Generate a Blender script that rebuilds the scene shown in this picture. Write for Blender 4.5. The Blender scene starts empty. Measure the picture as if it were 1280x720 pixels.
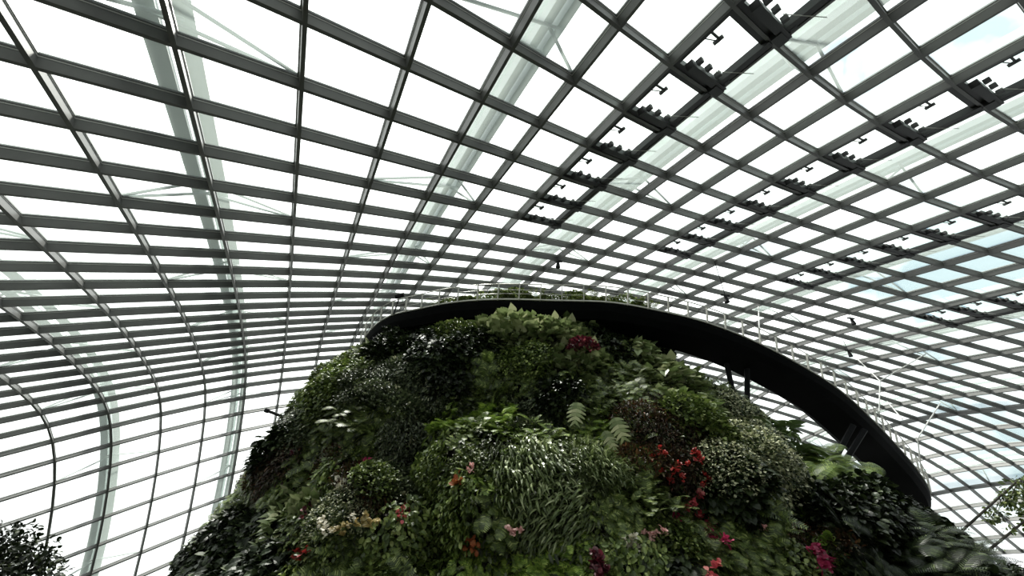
import bpy, bmesh, math, random
import numpy as np
from mathutils import Vector, Matrix
from mathutils.bvhtree import BVHTree

random.seed(7)
rng = np.random.default_rng(11)
scene = bpy.context.scene
col = scene.collection

# ------------------------------------------------------------------ camera
PITCH, ROLL, FPX, EYE = math.radians(38), math.radians(7), 480.0, 6.5
_u = np.array([math.sin(ROLL) * math.cos(PITCH), math.cos(ROLL) * math.cos(PITCH), -math.sin(PITCH)])
_y = np.array([0, 0, -1.0]) + _u[2] * _u
_y /= np.linalg.norm(_y)
_x = np.cross(_y, _u)
RW = np.array([_x, _y, _u])                       # camera axes -> world axes
CAM = np.array([0, 0, EYE])
cd = bpy.data.cameras.new('camera')
cam = bpy.data.objects.new('camera', cd)
col.objects.link(cam)
cam.matrix_world = Matrix.Translation(Vector(CAM)) @ Matrix([list(r) for r in RW]).to_4x4()
cd.sensor_width = 36
cd.lens = FPX / 1280 * 36
cd.clip_end = 600
scene.camera = cam


def ray(px, py):
    """direction in the world of the photograph's pixel, one metre deep"""
    return RW @ np.array([(px - 640) / FPX, -(py - 360) / FPX, -1.0])


def proj(P):
    c = (np.asarray(P, float) - CAM) @ RW
    return 640 + FPX * c[..., 0] / -c[..., 2], 360 - FPX * c[..., 1] / -c[..., 2]


# ------------------------------------------------------------------ sky
SKY_TOP, SKY_LOW, SKY_BACK = 3.2, 1.5, 0.18
SUN_E = 9.0
world = bpy.data.worlds.new('overcast_sky')
scene.world = world
world.use_nodes = True
nt = world.node_tree
nt.nodes.clear()


def nd(t, typ, **kw):
    n = t.nodes.new(typ)
    for k, v in kw.items():
        if k.startswith('i_'):
            n.inputs[k[2:].replace('_', ' ')].default_value = v
        else:
            setattr(n, k, v)
    return n


tc = nd(nt, 'ShaderNodeTexCoord')
sep = nd(nt, 'ShaderNodeSeparateXYZ')
nt.links.new(tc.outputs['Generated'], sep.inputs[0])
up = nd(nt, 'ShaderNodeMapRange')
up.inputs[1].default_value = -0.1; up.inputs[2].default_value = 1.0
up.inputs[3].default_value = SKY_LOW; up.inputs[4].default_value = SKY_TOP
nt.links.new(sep.outputs[2], up.inputs[0])
bk = nd(nt, 'ShaderNodeMapRange')                  # bright cloud ahead, dim cloud behind
bk.inputs[1].default_value = -0.35; bk.inputs[2].default_value = 0.15
bk.inputs[3].default_value = SKY_BACK; bk.inputs[4].default_value = 1.0
nt.links.new(sep.outputs[1], bk.inputs[0])
mul = nd(nt, 'ShaderNodeMath', operation='MULTIPLY')
nt.links.new(up.outputs[0], mul.inputs[0]); nt.links.new(bk.outputs[0], mul.inputs[1])
noi = nd(nt, 'ShaderNodeTexNoise'); noi.inputs['Scale'].default_value = 4.5; noi.inputs['Detail'].default_value = 5
nt.links.new(tc.outputs['Generated'], noi.inputs[0])
gap = nd(nt, 'ShaderNodeMapRange'); gap.inputs[1].default_value = 0.43; gap.inputs[2].default_value = 0.60
nt.links.new(noi.outputs[0], gap.inputs[0])
side = nd(nt, 'ShaderNodeMapRange'); side.inputs[1].default_value = 0.22; side.inputs[2].default_value = 0.60
nt.links.new(sep.outputs[0], side.inputs[0])
gm = nd(nt, 'ShaderNodeMath', operation='MULTIPLY')
nt.links.new(gap.outputs[0], gm.inputs[0]); nt.links.new(side.outputs[0], gm.inputs[1])
mixc = nd(nt, 'ShaderNodeMix', data_type='RGBA')
mixc.inputs[6].default_value = (1, 1, 1, 1); mixc.inputs[7].default_value = (0.15, 0.22, 0.26, 1)
nt.links.new(gm.outputs[0], mixc.inputs[0])
bg = nd(nt, 'ShaderNodeBackground'); wo = nd(nt, 'ShaderNodeOutputWorld')
nt.links.new(mixc.outputs[2], bg.inputs[0]); nt.links.new(mul.outputs[0], bg.inputs[1])
nt.links.new(bg.outputs[0], wo.inputs[0])

sl = bpy.data.lights.new('sun', 'SUN'); sl.energy = SUN_E; sl.angle = math.radians(9); sl.color = (1, 0.97, 0.9)
sun = bpy.data.objects.new('sun', sl); col.objects.link(sun)
sun.rotation_euler = Vector((-0.25, 0.30, 0.92)).to_track_quat('Z', 'Y').to_euler()

vs = scene.view_settings
vs.view_transform = 'Standard'; vs.look = 'None'; vs.gamma = 1; vs.use_curve_mapping = False
vs.exposure = 0.0
scene.cycles.max_bounces = 8
scene.cycles.diffuse_bounces = 3
scene.cycles.transparent_max_bounces = 24


# ------------------------------------------------------------------ helpers
def tag(o, label=None, cat=None, group=None, kind=None):
    if label: o['label'] = label
    if cat: o['category'] = cat
    if group: o['group'] = group
    if kind: o['kind'] = kind
    return o


def empty(name, loc=(0, 0, 0)):
    o = bpy.data.objects.new(name, None)
    o.empty_display_size = 0.2
    col.objects.link(o)
    o.location = loc
    return o


class MB:
    """collects vertices, faces and material slots for one mesh object"""
    def __init__(self):
        self.v = []; self.f = []; self.m = []; self.n = 0

    def add(self, V, F, mi=0):
        V = np.asarray(V, float).reshape(-1, 3)
        F = np.asarray(F, int)
        self.v.append(V); self.f.append(F + self.n); self.m.append(np.full(len(F), mi)); self.n += len(V)

    def box(self, c, ax, ay, az, mi=0):
        """box of centre c and three half-axis vectors"""
        c, ax, ay, az = (np.asarray(a, float) for a in (c, ax, ay, az))
        V = [c + sx * ax + sy * ay + sz * az for sz in (-1, 1) for sy in (-1, 1) for sx in (-1, 1)]
        self.add(V, [(0, 2, 3, 1), (4, 5, 7, 6), (0, 1, 5, 4), (2, 6, 7, 3), (0, 4, 6, 2), (1, 3, 7, 5)], mi)

    def sweep(self, pts, side, out, prof, mi=0, closed=False, caps=True):
        """profile (s, o) carried along pts with per-point side and outward vectors; one ring of vertices per point"""
        pts, side, out = (np.asarray(a, float) for a in (pts, side, out))
        k = len(prof)
        V = np.concatenate([(pts[i] + np.array([s * side[i] + o * out[i] for s, o in prof])) for i in range(len(pts))])
        F = []
        n = len(pts)
        for i in range(n if closed else n - 1):
            a = i * k; b = ((i + 1) % n) * k
            for q in range(k):
                r = (q + 1) % k
                F.append((a + q, a + r, b + r, b + q))
        self.add(V, F, mi)
        if caps and not closed and k == 4:
            base = self.n - len(V)
            self.f.append(np.array([(0, 3, 2, 1)]) + base); self.m.append(np.array([mi]))
            self.f.append(np.array([(0, 1, 2, 3)]) + base + (n - 1) * k); self.m.append(np.array([mi]))

    def tube(self, pts, r, k=6, mi=0, r2=None):
        pts = np.asarray(pts, float)
        n = len(pts)
        T = np.gradient(pts, axis=0)
        T /= np.linalg.norm(T, axis=1)[:, None] + 1e-9
        ref = np.array([0, 0, 1.0]) if abs(T[:, 2]).mean() < 0.8 else np.array([1.0, 0, 0])
        S = np.cross(T, ref); S /= np.linalg.norm(S, axis=1)[:, None] + 1e-9
        O = np.cross(S, T)
        V = []
        for i in range(n):
            rr = r if r2 is None else r + (r2 - r) * i / (n - 1)
            for q in range(k):
                a = 2 * math.pi * q / k
                V.append(pts[i] + rr * (math.cos(a) * S[i] + math.sin(a) * O[i]))
        F = [(i * k + q, i * k + (q + 1) % k, (i + 1) * k + (q + 1) % k, (i + 1) * k + q) for i in range(n - 1) for q in range(k)]
        self.add(V, F, mi)
        # closing rings (fans to a centre vertex as quads with a repeated edge are avoided: use triangles stored as degenerate-free tris)
        self.cap = getattr(self, 'cap', [])
        base = self.n - len(V)
        self.cap.append((tuple(base + q for q in range(k))[::-1], mi))
        self.cap.append((tuple(base + (n - 1) * k + q for q in range(k)), mi))

    def build(self, name, mats, parent=None, smooth=False):
        me = bpy.data.meshes.new(name)
        V = np.concatenate(self.v).astype(np.float32)
        sizes = []; loops = []; mi = []
        for F, m in zip(self.f, self.m):
            loops.append(F.ravel()); sizes.append(np.full(len(F), F.shape[1])); mi.append(m)
        for f, m in getattr(self, 'cap', []):
            loops.append(np.array(f)); sizes.append(np.array([len(f)])); mi.append(np.array([m]))
        loops = np.concatenate(loops).astype(np.int32); sizes = np.concatenate(sizes).astype(np.int32)
        mi = np.concatenate(mi).astype(np.int32)
        starts = np.concatenate([[0], np.cumsum(sizes)[:-1]]).astype(np.int32)
        me.vertices.add(len(V)); me.vertices.foreach_set('co', V.ravel())
        me.loops.add(len(loops)); me.loops.foreach_set('vertex_index', loops)
        me.polygons.add(len(sizes)); me.polygons.foreach_set('loop_start', starts)
        me.polygons.foreach_set('material_index', mi)
        me.polygons.foreach_set('use_smooth', np.full(len(sizes), smooth))
        me.update(calc_edges=True); me.validate()
        for m in (mats if isinstance(mats, (list, tuple)) else [mats]):
            me.materials.append(m)
        o = bpy.data.objects.new(name, me)
        col.objects.link(o)
        if parent is not None: o.parent = parent
        return o


# ------------------------------------------------------------------ materials
def principled(name, rgb, rough=0.5, metal=0.0, spec=0.5, noise=0.0, nscale=3.0):
    m = bpy.data.materials.new(name); m.use_nodes = True
    t = m.node_tree; b = t.nodes['Principled BSDF']
    b.inputs['Base Color'].default_value = (*rgb, 1)
    b.inputs['Roughness'].default_value = rough
    b.inputs['Metallic'].default_value = metal
    b.inputs['Specular IOR Level'].default_value = spec
    if noise:
        tc = nd(t, 'ShaderNodeTexCoord'); n = nd(t, 'ShaderNodeTexNoise'); n.inputs['Scale'].default_value = nscale
        n.inputs['Detail'].default_value = 6
        t.links.new(tc.outputs['Object'], n.inputs[0])
        r = nd(t, 'ShaderNodeValToRGB')
        r.color_ramp.elements[0].position = 0.3; r.color_ramp.elements[1].position = 0.7
        r.color_ramp.elements[0].color = (*[c * (1 - noise) for c in rgb], 1)
        r.color_ramp.elements[1].color = (*[min(1, c * (1 + noise)) for c in rgb], 1)
        t.links.new(n.outputs[0], r.inputs[0]); t.links.new(r.outputs[0], b.inputs['Base Color'])
    return m


def leafmat(name, cols, rough=0.42, trans=0.22, spec=0.45):
    """leaf colours picked leaf by leaf; thin, lets some light through"""
    m = bpy.data.materials.new(name); m.use_nodes = True
    t = m.node_tree; b = t.nodes['Principled BSDF']; out = t.nodes['Material Output']
    g = nd(t, 'ShaderNodeNewGeometry')
    r = nd(t, 'ShaderNodeValToRGB')
    el = r.color_ramp.elements
    while len(el) < len(cols): el.new(0.5)
    for k, (p, c) in enumerate(cols):
        el[k].position = p; el[k].color = (*c, 1)
    t.links.new(g.outputs['Random Per Island'], r.inputs[0])
    oi = nd(t, 'ShaderNodeObjectInfo')
    hs = nd(t, 'ShaderNodeHueSaturation')
    mr = nd(t, 'ShaderNodeMapRange'); mr.inputs[3].default_value = 0.7; mr.inputs[4].default_value = 1.3
    t.links.new(oi.outputs['Random'], mr.inputs[0]); t.links.new(mr.outputs[0], hs.inputs['Value'])
    t.links.new(r.outputs[0], hs.inputs['Color'])
    t.links.new(hs.outputs[0], b.inputs['Base Color'])
    b.inputs['Roughness'].default_value = rough
    b.inputs['Specular IOR Level'].default_value = spec
    tl = nd(t, 'ShaderNodeBsdfTranslucent'); mx = nd(t, 'ShaderNodeMixShader'); mx.inputs[0].default_value = trans
    t.links.new(hs.outputs[0], tl.inputs[0])
    t.links.new(b.outputs[0], mx.inputs[1]); t.links.new(tl.outputs[0], mx.inputs[2])
    t.links.new(mx.outputs[0], out.inputs[0])
    return m


M = {}
M['steel'] = principled('painted_grey_steel', (0.115, 0.116, 0.112), 0.45, 0.0, 0.5, 0.12, 1.5)
M['steel_dark'] = principled('dark_steel', (0.02, 0.021, 0.022), 0.5)
M['gasket'] = principled('gasket_highlight', (0.55, 0.55, 0.53), 0.4)  # gasket strip, its colour brightened to paint the highlight line along the bars
M['arch'] = principled('pale_arch_steel', (0.62, 0.68, 0.66), 0.5, 0, 0.4, 0.12, 0.6)
M['white_steel'] = principled('white_painted_steel', (0.7, 0.7, 0.68), 0.4)
M['deck'] = principled('black_walkway_cladding', (0.003, 0.0034, 0.0038), 0.85, 0, 0.06, 0.2, 1.0)
M['strut'] = principled('dark_grey_strut', (0.012, 0.013, 0.015), 0.7, 0, 0.2)
M['rail'] = principled('brushed_rail_steel', (0.55, 0.54, 0.50), 0.35, 0.2)
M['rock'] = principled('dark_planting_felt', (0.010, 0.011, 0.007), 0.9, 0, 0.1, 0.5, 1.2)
M['ground'] = principled('dark_planted_ground', (0.03, 0.035, 0.025), 0.8, 0, 0.2, 0.4, 0.5)
M['bark'] = principled('grey_bark', (0.045, 0.04, 0.033), 0.8, 0, 0.2, 0.4, 4)
M['stem'] = principled('green_stem', (0.06, 0.08, 0.03), 0.6)


def glassmat():
    m = bpy.data.materials.new('clear_roof_glass'); m.use_nodes = True
    t = m.node_tree; t.nodes.clear()
    out = nd(t, 'ShaderNodeOutputMaterial')
    tr = nd(t, 'ShaderNodeBsdfTransparent'); tr.inputs[0].default_value = (0.93, 0.955, 0.94, 1)
    tl = nd(t, 'ShaderNodeBsdfTranslucent'); tl.inputs[0].default_value = (0.82, 0.95, 0.90, 1)
    gl = nd(t, 'ShaderNodeBsdfGlossy'); gl.inputs['Roughness'].default_value = 0.03
    a = nd(t, 'ShaderNodeMixShader'); a.inputs[0].default_value = 0.16
    b = nd(t, 'ShaderNodeMixShader')
    t.links.new(tr.outputs[0], a.inputs[1]); t.links.new(tl.outputs[0], a.inputs[2])
    b.inputs[0].default_value = 0.03
    t.links.new(a.outputs[0], b.inputs[1]); t.links.new(gl.outputs[0], b.inputs[2])
    t.links.new(b.outputs[0], out.inputs[0])
    return m


M['glass'] = glassmat()

# ------------------------------------------------------------------ the glass shell
# spline control points of the shell's inner face, metres from the camera's station
COEF = '''-21.36 -34.17 -8.41;
-29.49 -25.89 -8.55;
-30.33 -17.27 -6.34;
-35.17 -9.08 -6.33;
-38.09 -0.80 -4.98;
-41.48 7.63 -5.37;
-46.24 15.22 -4.11;
-48.13 24.45 -7.27;
-49.34 28.65 -13.25;
-47.56 33.77 -22.84;
-50.11 36.93 -29.84;
-13.39 -26.49 -3.01;
-15.41 -18.36 -0.85;
-20.50 -10.33 0.23;
-22.70 -1.75 1.88;
-26.70 6.50 2.08;
-30.68 14.86 3.46;
-35.17 22.75 3.65;
-38.40 31.29 2.09;
-37.07 37.57 -6.24;
-37.88 40.78 -14.14;
-36.77 46.34 -22.54;
0.83 -19.65 4.74;
-4.58 -10.76 5.58;
-6.76 -2.63 7.63;
-11.52 6.38 9.15;
-15.82 15.02 11.03;
-19.97 22.83 12.16;
-23.77 31.00 12.68;
-27.98 39.10 13.25;
-26.96 44.33 2.76;
-26.89 49.05 -5.99;
-26.84 54.17 -12.35;
11.09 -11.76 10.57;
8.74 -4.53 12.80;
3.16 4.36 13.86;
-1.24 13.50 16.13;
-4.95 21.26 17.35;
-8.73 29.80 19.30;
-12.49 37.78 20.87;
-14.68 46.11 18.49;
-15.89 52.38 11.66;
-16.15 57.56 4.05;
-16.77 63.25 -4.01;
24.84 -5.52 16.22;
21.75 0.35 16.71;
15.45 10.57 18.87;
12.27 19.47 20.82;
8.32 28.02 22.56;
5.93 35.98 24.12;
3.39 44.01 23.53;
0.67 51.75 20.45;
-1.24 58.59 15.26;
-2.82 65.07 8.93;
-4.16 71.51 2.93;
39.44 -3.06 17.02;
35.75 4.94 18.70;
31.44 13.69 19.17;
27.01 22.84 21.86;
24.19 30.87 23.06;
22.21 39.35 23.89;
19.49 47.42 23.62;
17.03 54.90 20.65;
14.37 62.33 16.44;
12.35 69.63 11.44;
10.26 77.05 6.22;
54.32 -1.92 16.55;
50.59 6.54 16.71;
46.42 15.07 17.97;
43.04 22.67 18.13;
39.54 31.37 20.26;
37.72 40.17 22.48;
37.12 47.28 21.42;
33.27 55.80 18.78;
30.51 64.03 15.34;
27.99 72.13 11.39;
25.69 80.11 7.45;
69.24 -1.86 12.79;
65.57 6.44 13.57;
62.00 14.48 13.53;
58.01 22.11 14.41;
55.26 29.47 13.95;
54.63 36.65 15.77;
52.66 46.82 16.39;
48.94 57.06 14.39;
46.07 66.04 12.21;
43.44 74.61 9.05;
40.96 82.90 5.94;
84.20 -0.46 9.14;
80.54 8.22 8.85;
76.77 16.59 9.28;
72.92 25.30 8.91;
70.02 33.98 9.40;
65.77 46.22 9.57;
64.96 53.78 9.08;
63.56 61.14 9.30;
60.79 69.81 7.63;
58.39 78.10 5.16;
55.74 86.68 2.45;
98.82 2.55 3.47;
95.59 10.06 4.76;
91.62 19.22 4.13;
87.84 27.96 4.49;
83.09 39.79 3.49;
82.61 46.09 3.33;
79.52 57.57 4.27;
77.28 66.26 3.48;
75.68 73.40 3.28;
73.08 81.96 0.89;
70.84 90.00 -2.01'''
CP = np.array([[float(v) for v in q.split()] for q in COEF.split(';')]).reshape(10, 11, 3)
CP[..., 2] += EYE
I0, I1, J0, J1 = -5, 32, -8, 30


def _basis(n, t):
    t = np.atleast_1d(np.asarray(t, float))
    k = np.clip(np.floor(t).astype(int), 0, n - 4); w = t - k
    B = np.stack([(1 - w) ** 3 / 6, (3 * w ** 3 - 6 * w ** 2 + 4) / 6, (-3 * w ** 3 + 3 * w ** 2 + 3 * w + 1) / 6, w ** 3 / 6], -1)
    Mx = np.zeros((len(t), n))
    for q in range(4): Mx[np.arange(len(t)), k + q] += B[:, q]
    return Mx


def shell(i, j):
    """points of the shell for arrays of grid coordinates i (ribs) and j (hoops)"""
    i = np.atleast_1d(np.asarray(i, float)); j = np.atleast_1d(np.asarray(j, float))
    a = _basis(10, (i - I0) * 7 / (I1 - I0)); b = _basis(11, (j - J0) * 8 / (J1 - J0))
    return np.einsum('na,nb,abc->nc', a, b, CP)


def shell_frame(i, j):
    i = np.atleast_1d(np.asarray(i, float)); j = np.atleast_1d(np.asarray(j, float))
    e = 0.05
    P = shell(i, j)
    di = shell(i + e, j) - shell(i - e, j); dj = shell(i, j + e) - shell(i, j - e)
    di /= np.linalg.norm(di, axis=1)[:, None]; dj /= np.linalg.norm(dj, axis=1)[:, None]
    n = np.cross(di, dj); n /= np.linalg.norm(n, axis=1)[:, None]
    s = np.sign(np.sum(n * (P - np.array([8.0, 24.0, 0.0])), axis=1))
    s = 1.0 if s.sum() > 0 else -1.0
    return P, di, dj, n * s


BW, BD = 0.055, 0.33        # half width and depth of the steel bars
ceiling = empty('ceiling', (8, 24, 0)); tag(ceiling, kind='structure')
PC = [(-BW, 0), (BW, 0), (BW, BD), (-BW, BD)]
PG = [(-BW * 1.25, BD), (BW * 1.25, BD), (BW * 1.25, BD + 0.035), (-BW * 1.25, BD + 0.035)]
PT = [(-BW * 1.6, BD + 0.035), (BW * 1.6, BD + 0.035), (BW * 1.6, BD + 0.13), (-BW * 1.6, BD + 0.13)]


def bar(name, ii, jj, along_j):
    P, di, dj, n = shell_frame(ii, jj)
    t = dj if along_j else di
    side = np.cross(n, t); side /= np.linalg.norm(side, axis=1)[:, None]
    mb = MB()
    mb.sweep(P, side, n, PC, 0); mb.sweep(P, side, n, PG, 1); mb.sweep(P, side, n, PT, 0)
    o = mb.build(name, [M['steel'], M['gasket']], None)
    o.parent = ceiling; o.matrix_parent_inverse = Matrix.Translation((-8, -24, 0))
    return o


for i in range(I0, I1 + 1):
    jj = np.arange(J0, J1 + 1); bar('rib', np.full(len(jj), i), jj, True)
for j in range(J0, J1 + 1):
    ii = np.arange(I0, I1 + 1); bar('purlin', ii, np.full(len(ii), j), False)

VENTS = [(6, j) for j in range(-6, 2)] + [(10, j) for j in range(-6, 2)] + [(14, j) for j in range(-4, 2)] + [(18, j) for j in range(-2, 2)]
VS = set(VENTS)
ii, jj = np.meshgrid(np.arange(I0, I1 + 1), np.arange(J0, J1 + 1), indexing='ij')
P, di, dj, n = shell_frame(ii.ravel(), jj.ravel())
G = P + n * (BD + 0.07)
nj = J1 - J0 + 1
F = [((a) * nj + b, (a + 1) * nj + b, (a + 1) * nj + b + 1, a * nj + b + 1)
     for a in range(I1 - I0) for b in range(J1 - J0) if (a + I0, b + J0) not in VS]
mb = MB(); mb.add(G, F)
gl = mb.build('glazing', M['glass'])
gl.parent = ceiling; gl.matrix_parent_inverse = Matrix.Translation((-8, -24, 0))

# ------------------------------------------------------------------ ground
mb = MB()
ring = [(4 + 62 * math.cos(a), 26 + 58 * math.sin(a), 0) for a in np.linspace(0, 2 * math.pi, 65)[:-1]]
Vv = [(4, 26, 0)] + ring
mb.add(Vv, [(0, k + 1, (k + 1) % 64 + 1) for k in range(64)])
fl = mb.build('floor', M['ground']); tag(fl, kind='structure')

# ------------------------------------------------------------------ open roof vents
ROWN = {6: 'leftmost row', 10: 'second row from the left', 14: 'third row from the left', 18: 'rightmost row'}
ORD = ['lowest', 'second lowest', 'third from the bottom', 'fourth from the bottom', 'fifth from the bottom',
       'sixth from the bottom', 'seventh from the bottom', 'topmost']


def vent(i, j):
    c = np.array([[i, j], [i + 1, j], [i + 1, j + 1], [i, j + 1]], float)
    P, di, dj, n = shell_frame(c[:, 0], c[:, 1])
    o = P[0]
    root = empty('roof_vent', P.mean(0))
    inv = Matrix.Translation(-Vector(P.mean(0)))
    N = n.mean(0); X = di.mean(0); Yv = np.cross(N, X)
    if np.dot(Yv, dj.mean(0)) < 0: Yv = -Yv
    Li = np.linalg.norm(P[1] - P[0]); Lj = np.linalg.norm(P[3] - P[0])

    def q(a, b, h):
        return (P[0] * (1 - a) * (1 - b) + P[1] * a * (1 - b) + P[2] * a * b + P[3] * (1 - a) * b) + N * h

    def put(mb, name, m):
        ob = mb.build(name, m); ob.parent = root; ob.matrix_parent_inverse = inv
        return ob

    # frame lining the opening
    mb = MB()
    w = 0.09
    for a0, b0, a1, b1 in ((0.05, 0.06, 0.95, 0.06), (0.05, 0.94, 0.95, 0.94), (0.06, 0.06, 0.06, 0.94), (0.94, 0.06, 0.94, 0.94)):
        A_, B_ = q(a0, b0, 0.22), q(a1, b1, 0.22)
        d = (B_ - A_) / 2
        s = np.cross(N, d); s = s / np.linalg.norm(s) * w
        mb.box((A_ + B_) / 2, d, s, N * 0.16)
    put(mb, 'vent_frame', M['steel_dark'])
    # motor beam along the lower hoop with its gear blocks
    mb = MB()
    A_, B_ = q(0.22, 0.84, 0.02), q(1.0, 0.84, 0.02)
    d = (B_ - A_) / 2; s = np.cross(N, d); s = s / np.linalg.norm(s) * 0.13
    mb.box((A_ + B_) / 2, d, s, N * 0.15)
    for a in (0.3, 0.5, 0.72, 0.93):
        mb.box(q(a, 0.72, 0.02), X * 0.07, Yv * 0.1, N * 0.09)
    mb.box(q(0.90, 0.9, -0.02), X * 0.28, Yv * 0.16, N * 0.14)
    put(mb, 'motor_beam', M['steel_dark'])
    # second dark rail on the far rib
    mb = MB()
    A_, B_ = q(0.88, 0.0, 0.06), q(0.88, 0.95, 0.06)
    d = (B_ - A_) / 2
    mb.box((A_ + B_) / 2, d, X * 0.13, N * 0.12)
    put(mb, 'side_rail', M['steel_dark'])
    # bracket standing into the opening, seen against the sky
    mb = MB()
    mb.box(q(0.20, 0.38, 0.2), X * 0.34, Yv * 0.035, N * 0.03)
    mb.box(q(0.31, 0.40, 0.2), X * 0.05, Yv * 0.16, N * 0.05)
    mb.tube([q(0.06, 0.52, 0.2), q(0.3, 0.42, 0.2)], 0.02)
    put(mb, 'bracket', M['steel_dark'])
    mb = MB(); mb.tube([q(0.62, 0.7, -0.02), q(1.12, 0.40, -0.1)], 0.014)
    put(mb, 'push_rod', M['white_steel'])
    # pane pushed open outwards, hinged on the far rib
    a0, a1, b0, b1 = 0.05, 0.95, 0.03, 0.97
    lift = 0.55
    mb = MB()
    V = [q(a0, b0, 0.4 + lift), q(a1, b0, 0.42), q(a1, b1, 0.42), q(a0, b1, 0.4 + lift)]
    V2 = [v + N * 0.03 for v in V]
    mb.add(V + V2, [(0, 1, 2, 3), (7, 6, 5, 4), (0, 4, 5, 1), (1, 5, 6, 2), (2, 6, 7, 3), (3, 7, 4, 0)])
    put(mb, 'pane', M['glass'])
    return root


for (i, j) in VENTS:
    js = sorted([b for a, b in VENTS if a == i], reverse=True)
    vx, vy = proj(shell([i + .5], [j + .5])[0])
    if not (-60 < vx < 1340 and -60 < vy < 780): continue
    v = vent(i, j)
    tag(v, 'open roof vent, %s in the %s of vents' % (ORD[js.index(j)], ROWN[i]), 'roof vent', 'open vents in the glass roof')

# ------------------------------------------------------------------ outer arches over the glass
ANAME = {-2: 'pale outer arch over the glass wall at the far left edge',
         0.9: 'pale outer arch running down the left side outside the glass, nearest the wall corner',
         4.65: 'pale outer arch above the glass left of the roof centre',
         8.15: 'wide pale green outer arch above the glass beside the first row of vents',
         12.3: 'pale outer arch above the glass beside the second row of open vents',
         16: 'pale outer arch seen through the glass beside the third row of vents',
         20: 'thin pale outer arch above the glass near the right edge',
         23.6: 'pale outer arch low above the glass at the right of the walkway',
         27.5: 'lowest pale outer arch at the right edge of the glass shell'}
for ia, lab in ANAME.items():
    jj = np.arange(J0, J1 + .1, 1.0)
    P, di, dj, n = shell_frame(np.full(len(jj), ia), jj)
    off = 1.5
    C = P + n * off
    root = empty('outer_arch', C[0]); inv = Matrix.Translation(-Vector(C[0]))
    tag(root, lab, 'arch', 'outer steel arches over the glass')
    side = np.cross(n, dj); side /= np.linalg.norm(side, axis=1)[:, None]
    w = {8.15: 0.52, 0.9: 0.62, -2: 0.6}.get(ia, 0.42)
    for s, nm in ((-1, 'chord'), (1, 'chord')):
        mb = MB(); mb.sweep(C + side * s * w * 0.62, side, n, [(-w * .36, 0), (w * .36, 0), (w * .36, 0.35), (-w * .36, 0.35)])
        o = mb.build(nm, M['arch']); o.parent = root; o.matrix_parent_inverse = inv
    mb = MB(); mb.sweep(C + n * 0.9, side, n, [(-.2, 0), (.2, 0), (.2, 0.3), (-.2, 0.3)])
    o = mb.build('top_chord', M['arch']); o.parent = root; o.matrix_parent_inverse = inv
    ph = {0.9: 4, 4.65: 2, 8.15: 0, -2: 2}.get(ia, 1) % 4
    k0 = {4.65: 3, 8.15: 7}.get(ia, math.floor(ia) if abs(ia - round(ia)) > .12 else round(ia) - 1)
    k1 = {4.65: 5, 8.15: 9}.get(ia, math.ceil(ia) if abs(ia - round(ia)) > .12 else round(ia) + 1)
    for jn in range(J0 + 1, J1):
        if jn % 4 != ph: continue
        a = C[jn - J0]
        for s, ik in ((-1, k0), (1, k1)):
            if not I0 <= ik <= I1: continue
            Q, _, _, nn = shell_frame([ik], [jn])
            b = Q[0] + nn[0] * 0.45
            for e in (-.25, .25):
                mb = MB(); mb.tube([a + side[jn - J0] * s * w * .6 + dj[jn - J0] * e * 2, b + dj[jn - J0] * e * 0.15], 0.06, 5)
                o = mb.build('strut', M['arch']); o.parent = root; o.matrix_parent_inverse = inv

DW = 2.85
PROPS = [(905, 440, 913, 476, 21.8), (934, 452, 934, 480, 21.9), (1062, 540, 1043, 575, 24.5), (1076, 545, 1056, 577, 24.6)]
RECESS = [(508, 432, 34, .8), (520, 500, 36, 1.2), (505, 580, 42, 2.0), (535, 655, 40, 2.2), (590, 500, 30, 1.2), (660, 500, 30, 1.0), (500, 700, 30, 1.6),
          (460, 560, 22, 1.0), (310, 640, 26, 1.0), (880, 640, 26, .8), (800, 660, 24, .9), (1000, 590, 24, .6), (700, 540, 16, .5), (400, 615, 22, .8), (1000, 640, 40, .8), (1110, 690, 40, .8)]
ZONETXT = """
440,440,H 425,470,M 400,500,M 380,530,B 350,540,U 330,560,N 340,590,U 300,600,F 320,620,F 270,640,F 300,670,N 250,690,N 330,690,N 370,650,H 400,570,F 430,520,F 440,590,U
470,500,B 500,470,B 540,480,B 470,530,F 450,550,F 560,510,B 500,530,B 530,440,N 490,440,N 570,430,M 590,450,N 560,470,N 440,620,M 430,650,V 410,680,M 460,680,G 470,640,U
380,710,M 440,700,F 490,690,M 510,620,B 560,550,G 600,530,G 630,550,G 590,570,F 620,490,F 660,480,F 640,450,M 620,420,H 660,415,H 690,430,H 700,460,H 640,470,F 690,500,N 670,520,B
720,510,F 740,520,F 770,500,F 790,480,F 760,540,G 700,550,F 650,580,S 690,600,S 720,590,S 740,620,S 670,630,S 700,640,S 640,610,F 600,610,G 560,620,M 590,640,M 620,660,F 590,690,G 540,700,G
650,690,G 690,680,G 720,670,G 750,700,G 700,710,G 760,660,F 770,630,F 790,600,F 790,570,F 830,450,N 850,460,F 820,470,H 850,490,H 860,510,H 800,440,H 780,430,N 880,470,F
890,510,F 830,550,U 860,560,U 820,590,U 860,600,U 880,540,M 910,520,V 920,560,V 950,570,V 980,590,V 930,590,V 960,620,V 910,610,N 990,620,V 920,640,N 930,500,F 960,510,E 990,530,E 1020,560,E 970,540,E
1000,590,F 1030,600,P 1060,600,P 1090,610,P 1010,620,G 1050,630,N 1090,640,N 1130,650,N 1060,670,K 1110,680,K 1160,670,N 1200,690,K 1240,700,K 1270,710,N 850,640,F 870,660,F 900,670,F 950,660,F 930,690,F
890,700,F 840,690,M 800,680,M 830,710,N 980,670,U 1010,690,U 1040,700,U 980,700,M 1070,700,K 1150,710,K 780,700,M 860,710,F 960,710,F 1000,650,N 1040,660,N
"""

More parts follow.
